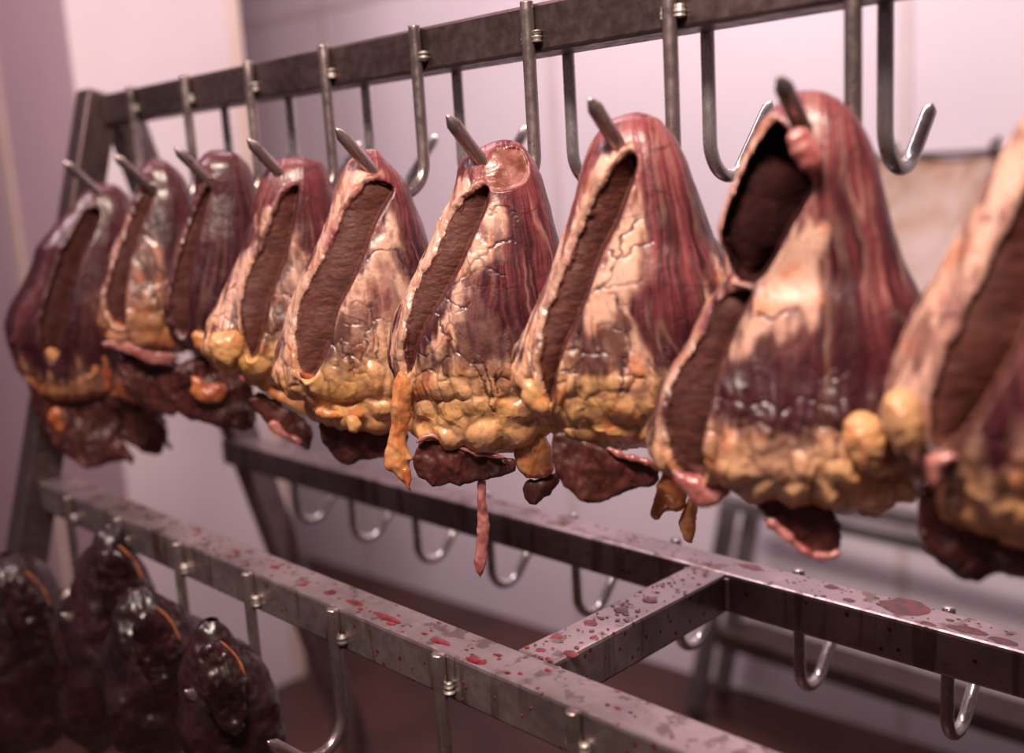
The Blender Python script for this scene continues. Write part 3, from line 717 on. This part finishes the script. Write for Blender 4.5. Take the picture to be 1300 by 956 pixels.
LAB = [
 ('dark purplish heart hanging at the far left end, with ragged black trimmings below', 'beef heart'),
 ('dark heart second from the left end, with mottled tan fat beside its narrow slit', 'beef heart'),
 ('maroon heart third from the left end, nearly fatless with a glossy domed top', 'beef heart'),
 ('heart with a dark arched opening under its glossy top and a yellow lobe low left', 'beef heart'),
 ('heart with a pale pink top and a broad brown cut strip slanting down its front', 'beef heart'),
 ('sharply focused heart with a round glistening sliced patch on top and a long orange strand', 'beef heart'),
 ('heart with smooth domed pinkish top, narrow dark slit and branching veins over pale fat', 'beef heart'),
 ('blurred large heart with a gaping black hollow below its hook point', 'beef heart'),
 ('most blurred heart at the right edge of the row, cut off by the frame', 'beef heart')]
rows = [(200, 120), (220, 130), (240, 140), (300, 190), (360, 240), (400, 280), (420, 300), (380, 280), (300, 220)]
charts = []; roots = []
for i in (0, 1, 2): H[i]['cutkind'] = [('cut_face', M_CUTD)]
for i in range(9):
    c = (X0+i*L-.012, Y1-.056, Z1-.23)
    ch = Chart(c); charts.append(ch)
    d = H[i]
    root = empty('beef_heart', (c[0], c[1], Z1-.10)); tag(root, LAB[i][0], LAB[i][1], 'beef hearts hung in a row on the rack hooks'); roots.append(root)
    d.setdefault('kb', .70)
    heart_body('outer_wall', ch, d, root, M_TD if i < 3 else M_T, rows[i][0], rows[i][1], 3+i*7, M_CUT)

def SH(i, nm, poly, mat, off=0., T=.003, **kw): return sheet(nm, charts[i], poly, roots[i], mat, off, T, seed=10+i*3+len(poly), **kw)
# heart at the far left
SH(0, 'muscle_flap', [(35,480),(41,515),(54,531),(58,551),(75,572),(100,591),(118,597),(141,586),(156,583),(172,591),(168,576),(150,555),(150,500),(110,470),(60,470)], M_FLAP, -.01, .008, bend=.014, ragged=3.0)
SH(0, 'muscle_flap', [(110,480),(140,545),(176,572),(206,580),(210,556),(213,531),(190,505),(150,480)], M_FLAP, .01, .008, bend=.012, ragged=3.5)
SH(0, 'fat_strand', [(90,478),(125,470),(150,478),(180,497),(212,522),(205,527),(170,512),(140,503),(110,505),(92,495)], M_RED, -.022, .005)
SH(0, 'fat_strand', [(38,462),(52,480),(50,520),(55,530),(44,520),(38,490)], M_STR, -.012, .004)
SH(0, 'fat_strand', [(55,445),(70,440),(90,470),(105,425),(118,440),(128,478),(100,485),(70,480),(55,465)], M_STR, -.038, .004)
SH(0, 'tissue_tag', [(60,520),(78,515),(82,540),(78,552),(62,540)], M_RED, -.02, .004)
SH(0, 'fat_strand', [(118,448),(130,440),(142,470),(140,500),(120,490)], M_RED, -.034, .004)
SH(0, 'tissue_fringe', [(195,530),(215,540),(212,560),(219,566),(216,572),(205,560)], M_FLAP, .0, .002)
# second
SH(1, 'muscle_flap', [(150,440),(230,452),(240,500),(225,530),(200,527),(170,510),(150,480)], M_FLAP, .0, .009, bend=.012)
SH(1, 'tissue_fringe', [(129,433),(150,431),(175,441),(200,447),(228,450),(230,458),(200,465),(190,461),(160,447),(130,440)], M_TAGM, -.03, .0025)
SH(1, 'fat_strand', [(144,405),(156,410),(165,425),(158,430),(146,420)], M_RED, -.03, .004)
# third
SH(2, 'muscle_flap', [(225,455),(300,450),(325,500),(327,530),(319,547),(284,542),(250,536),(226,530),(215,500)], M_FLAP, .0, .010, bend=.014)
SH(2, 'tissue_tag', [(240,478),(255,480),(262,492),(275,484),(290,490),(285,508),(262,512),(245,502)], M_RED, -.018, .006)
SH(2, 'fat_lobe', [(244,418),(262,420),(268,436),(262,446),(244,440)], M_STR, -.035, .006)
# fourth
SH(3, 'muscle_flap', [(312,507),(333,495),(397,539),(398,555),(391,572),(379,562),(360,555),(342,548),(334,532),(319,518)], M_FLAP, -.018, .004, bend=.008)
SH(3, 'pink_edge', [(340,536),(350,534),(362,549),(380,555),(388,562),(378,565),(360,557),(343,549)], M_TAGM, -.024, .003)
SH(3, 'fat_rim', [(328,484),(350,492),(375,503),(392,512),(396,530),(380,526),(355,512),(335,498)], M_STR, -.024, .005)
SH(3, 'fat_lobe', [(266,424),(285,418),(306,420),(313,438),(304,458),(290,467),(273,460),(265,445)], M_T, -.047, .011, bend=.002, smooth=2)
SH(3, 'tissue_tag', [(302,468),(318,448),(321,466),(314,484),(306,487),(301,476)], M_TAGM, -.030, .004)
# fifth
SH(4, 'muscle_flap', [(405,531),(440,540),(500,548),(521,545),(512,570),(486,582),(450,586),(440,593),(418,574),(405,555)], M_FLAP, -.012, .005, bend=.010)
SH(4, 'fat_rim', [(400,517),(420,519),(437,524),(440,533),(420,533),(402,529)], M_STR, -.045, .004)
SH(4, 'fat_lobe', [(440,528),(452,526),(459,536),(457,548),(446,549),(438,540)], M_T, -.052, .006, smooth=2)
SH(4, 'tissue_tag', [(380,468),(392,474),(400,474),(402,480),(392,484),(382,478)], M_RED, -.044, .003)
lumpy('pink_edge', charts[4], [(412,533),(425,536),(438,543)], .0016, roots[4], M_TAGM, -.022, 4)
# sixth
SH(5, 'muscle_flap', [(527,563),(548,554),(570,562),(593,570),(641,583),(654,584),(654,603),(615,611),(587,617),(576,613),(551,620),(540,608),(527,603),(524,585)], M_FLAP, -.030, .0035, bend=.010)
lumpy('pink_edge', charts[5], [(528,562),(540,554),(549,553),(560,558),(570,561),(582,567),(592,571),(600,575),(608,577),(625,578),(641,581)], .0020, roots[5], M_TAGM, -.036, 7)
SH(5, 'fat_strand', [(503,470),(516,472),(527,494),(523,502),(521,520),(521,534),(514,560),(520,576),(526,584),(519,588),(521,600),(519,612),(521,626),(514,614),(504,604),(492,597),(486,589),(488,578),(497,540),(496,504)], M_STR, -.040, .0055, bend=.006, ragged=1.4)
SH(5, 'tissue_tag', [(507,596),(520,594),(522,610),(521,626),(513,614)], M_RED, -.046, .003)
SH(5, 'fat_strand', [(606,585),(616,585),(617,640),(622,660),(621,692),(612,737),(600,719),(605,692),(606,662)], M_TAGM, -.020, .0028, ragged=1.0)
SH(5, 'fat_lobe', [(654,560),(675,540),(698,555),(703,578),(705,600),(684,611),(660,601),(652,585)], M_STR, -.022, .010, bend=.003, smooth=2)
SH(5, 'muscle_scrap', [(669,609),(690,604),(711,600),(711,614),(692,632),(675,642),(661,628)], M_FLAP, -.02, .005)
# seventh
SH(6, 'muscle_flap', [(702,545),(737,550),(770,571),(802,581),(838,591),(836,617),(818,620),(783,630),(753,641),(724,623),(704,600),(700,570)], M_FLAP, -.034, .0035, bend=.010)
lumpy('pink_edge', charts[6], [(770,569),(780,573),(790,580),(806,582),(822,586),(838,591)], .0021, roots[6], M_TAGM, -.040, 9)
SH(6, 'tissue_tag', [(838,600),(846,596),(872,610),(873,640),(862,652),(845,648),(840,655),(836,662),(825,656),(828,640)], M_RED, -.010, .006)
SH(6, 'fat_strand', [(873,628),(886,632),(884,660),(880,690),(872,692),(860,668),(866,650)], M_STR, -.005, .004)
SH(6, 'fat_lobe', [(662,480),(680,482),(694,505),(699,520),(690,530),(672,524),(661,505)], M_T, -.042, .007, bend=.002, smooth=2)
# eighth
SH(7, 'muscle_flap', [(925,606),(976,618),(1030,632),(1058,645),(1071,680),(1066,698),(1055,704),(1033,706),(1012,693),(973,657),(950,636)], M_FLAP, -.030, .006, bend=.008)
lumpy('pink_edge', charts[7], [(970,655),(985,668),(1000,682),(1015,696),(1035,707),(1055,706),(1066,699)], .0036, roots[7], M_TAGM, -.036, 12)
SH(7, 'tissue_tag', [(850,594),(868,600),(900,606),(928,614),(930,624),(915,640),(892,645),(874,632),(856,612)], M_TAGM, -.035, .005)
SH(7, 'fat_lobe', [(1075,525),(1100,520),(1122,535),(1128,565),(1118,595),(1095,600),(1075,580),(1068,550)], M_T, -.055, .013, bend=.002, smooth=2)
SH(7, 'tissue_tag', [(995,175),(1010,160),(1030,165),(1042,185),(1048,205),(1036,222),(1018,218),(1006,200)], M_TAGM, -.040, .007, smooth=2)
# ninth
SH(8, 'fat_lobe', [(1124,500),(1148,492),(1168,505),(1176,540),(1166,568),(1145,572),(1128,552),(1120,525)], M_T, -.058, .013, bend=.002, smooth=2)
SH(8, 'tissue_tag', [(1172,575),(1192,572),(1215,572),(1218,580),(1198,590),(1194,615),(1185,622),(1172,600)], M_TAGM, -.05, .004)
SH(8, 'muscle_flap', [(1167,600),(1230,650),(1300,690),(1380,700),(1360,735),(1299,736),(1270,730),(1235,742),(1192,712),(1166,683),(1164,650)], M_FLAP, -.008, .009, bend=.012)

# ------------------------------------------------------------------ dark offal on the front lower hooks
dk = [
 (0, [(20,700),(0,704),(-20,720),(-45,780),(-60,860),(-50,940),(0,980)], [(20,700),(45,708),(70,740),(88,790),(98,860),(90,940),(0,980)], 'black glossy offal lump leftmost in the pile, cut off by the frame edge'),
 (1, [(138,668),(122,676),(104,705),(84,760),(72,840),(80,930),(120,975)], [(138,668),(156,676),(174,705),(190,745),(205,790),(200,900),(120,975)], 'tallest dark offal lump, its top touching the front lower rail near the left leg'),
 (2, [(185,745),(168,750),(150,775),(136,820),(128,880),(140,945),(190,985)], [(185,745),(215,765),(240,778),(262,800),(280,850),(280,920),(190,985)], 'dark wet offal lump hanging between the tallest lump and the rightmost lump'),
 (3, [(268,790),(255,800),(236,835),(224,880),(222,930),(240,980),(290,1010)], [(268,790),(300,818),(325,846),(345,880),(356,930),(345,980),(290,1010)], 'rightmost and lowest of the dark offal lumps on the front rail hooks')]
def offal_d(Lq, Rq, k_): return dict(L=Lq, R=Rq, yfat=2500, apex=(Lq[0][0], Lq[0][1]-120), sc=1.2, fib=.25, fascia=.25, lobh=0, kb=.75, lump=.022)
for (i, Lq, Rq, lb) in dk:
    ch = Chart((X0+i*L-.012, Y3-.062, Z3-.20))
    r_ = empty('offal_piece', tuple(ch.c)); tag(r_, lb, 'offal', 'dark offal on the front lower hooks')
    d = offal_d(Lq, Rq, i); heart_body('lobe', ch, d, r_, M_DARK, 140, 100, 90+i*5, M_CUT)
    x_, y_ = Lq[0]
    sheet('lobe_fold', ch, [(x_-18, y_+40), (x_+5, y_+22), (x_+35, y_+48), (x_+48, y_+95), (x_+40, y_+150), (x_+5, y_+130), (x_-15, y_+80)], r_, M_DARK, -.045, .008, bend=.012, seed=60+i)
    lumpy('fatty_ridge', ch, [(x_+12, y_+24), (x_+34, y_+44), (x_+44, y_+70)], .0012, r_, M_RED, -.046, 70+i)

# ------------------------------------------------------------------ things behind
# stained sheet hung on the back wall
def hang_sheet():
    root = empty('stained_sheet', (*wpt(-.5, .03), CAMZ-.3)); tag(root, 'beige brown-stained sheet hanging on the back wall at the right', 'sheet')
    nx, nz_ = 70, 40; V = []; Q = []
    for s_ in (0, 1):
        for j in range(nz_):
            for i in range(nx):
                X = -.90+.85*i/(nx-1); z = CAMZ-.022-.60*j/(nz_-1)
                z += .008*math.sin(i*.35)*(1-j/(nz_-1)); o = .030+.010*math.sin(i*.5+j*.05)+.012*float(vn(i*.12, j*.1, 3))-s_*.004
                p = wpt(X, o); V.append((p[0], p[1], z))
    n_ = nx*nz_
    for j in range(nz_-1):
        for i in range(nx-1):
            a = j*nx+i; Q.append((a, a+1, a+nx+1, a+nx)); Q.append((n_+a, n_+a+nx, n_+a+nx+1, n_+a+1))
    for j in range(nz_-1):
        for i in (0, nx-1): a = j*nx+i; Q.append((a, a+nx, n_+a+nx, n_+a))
    for i in range(nx-1):
        for j in (0, nz_-1): a = j*nx+i; Q.append((a, a+1, n_+a+1, n_+a))
    m = NT('stained_cloth'); n1 = m.noise(5, 5, None, .6, 1.2); n2 = m.noise(14, 4, None, .6, 2)
    sepx = m.n('ShaderNodeSeparateXYZ'); m.l(m.tc.outputs['Object'], sepx.inputs[0])
    band = m.ramp(sepx.outputs[2], CAMZ-.15, CAMZ-.03, 0, 1)
    c = m.mix(m.ramp(n1, .45, .65, 0, .7), (.72, .56, .52), (.55, .33, .22)); c = m.mix(m.math('MULTIPLY', band, m.ramp(n2, .3, .6, .3, .9)), c, (.42, .22, .13))
    m.fin(c, .7)
    me = bpy.data.meshes.new('cloth'); me.from_pydata(V, [], Q); me.update()
    link('cloth', me, m.m, root)
    p0, p1 = wpt(-.93, .03), wpt(-.02, .03)
    sweep_obj('hanging_bar', [(p0[0], p0[1], CAMZ-.018), (p1[0], p1[1], CAMZ-.018)], [.006, .006], M_GREY, root, 12)
    for X in (-.86, -.66, -.3):
        p = wpt(X, .0); sweep_obj('wall_peg', [(p[0], p[1], CAMZ+.005), (p[0]+.002, p[1]-.045, CAMZ-.004), (p[0]+.002, p[1]-.047, CAMZ-.03)], [.006, .006, .005], M_TOPR, root, 10)
hang_sheet()
# grey steel trolley in front of the back wall
def trolley():
    Yt = 1.88
    def at(x, y, Y=Yt):
        v = ray(x, y); return O+v*((Y-O[1])/v[1])
    a = at(927, 650); b = at(1165, 672); zt = float((a[2]+b[2])/2)
    root = empty('steel_trolley', (float(a[0]), Yt, 0)); tag(root, 'blurred grey steel trolley frame standing behind the rack against the back wall', 'trolley')
    x0 = float(a[0]); x1 = .25
    beam('top_bar', (x0-.02, Yt, zt), (x1+.02, Yt, zt), .03, .03, M_GREY, root, .003, EZ)
    beam('top_bar', (x0-.02, Yt+.12, zt), (x1+.02, Yt+.12, zt), .03, .03, M_GREY, root, .003, EZ)
    lo = float(at(909, 866)[0]) - x0
    for X, s_ in ((x0, 1), (x1, -1)):
        for Y in (Yt, Yt+.12):
            beam('leg', (X+s_*lo*2.2, Y, 0.04), (X, Y, zt), .034, .034, M_GREY, root, .003)
            bm = bmesh.new(); bmesh.ops.create_uvsphere(bm, u_segments=16, v_segments=10, radius=.028)
            for v in bm.verts: v.co.y *= .5
            bm.transform(Matrix.Translation((X+s_*lo*2.2, Y, .028))); bm_obj('wheel', bm, M_TOPR, root, True)
    zl = float(at(1060, 850)[2])
    beam('lower_bar', (x0+lo*1.2, Yt, zl), (x1-lo*1.2, Yt, zl), .03, .03, M_TOPR, root, .003, EZ)
    box('shelf', (x0+lo*1.2+.02, Yt-.01, zl-.03), (x1-lo*1.2-.02, Yt+.13, zl-.015), M_TOPR, root, .002)
trolley()

# ------------------------------------------------------------------ light
def area(name, loc, target, size, sizey, power, col):
    l = bpy.data.lights.new(name, 'AREA'); l.shape = 'RECTANGLE'; l.size = size; l.size_y = sizey; l.energy = power; l.color = col
    o = bpy.data.objects.new(name, l); COL.objects.link(o); o.location = loc
    o.rotation_euler = (Vector(target)-Vector(loc)).to_track_quat('-Z', 'Y').to_euler(); return o
area('unseen_ceiling_lamp', (-.15, -.08, 2.25), (-.5, .6, 1.2), .5, .18, 36, (1, .85, .71))
area('unseen_ceiling_lamp', (-1.0, 1.3, HC-.12), (-1.2, 1.8, .9), 1.4, .3, 27, (1, .84, .88))
area('unseen_ceiling_lamp', (-1.6, -.4, HC-.15), (-2.6, 1.0, 1.2), .9, .3, 24, (1, .78, .84))  # unseen lamp added to brighten the left wall
w = bpy.data.worlds.new('world'); C.world = w; w.use_nodes = True
w.node_tree.nodes['Background'].inputs[0].default_value = (.60, .38, .46, 1)
w.node_tree.nodes['Background'].inputs[1].default_value = .17
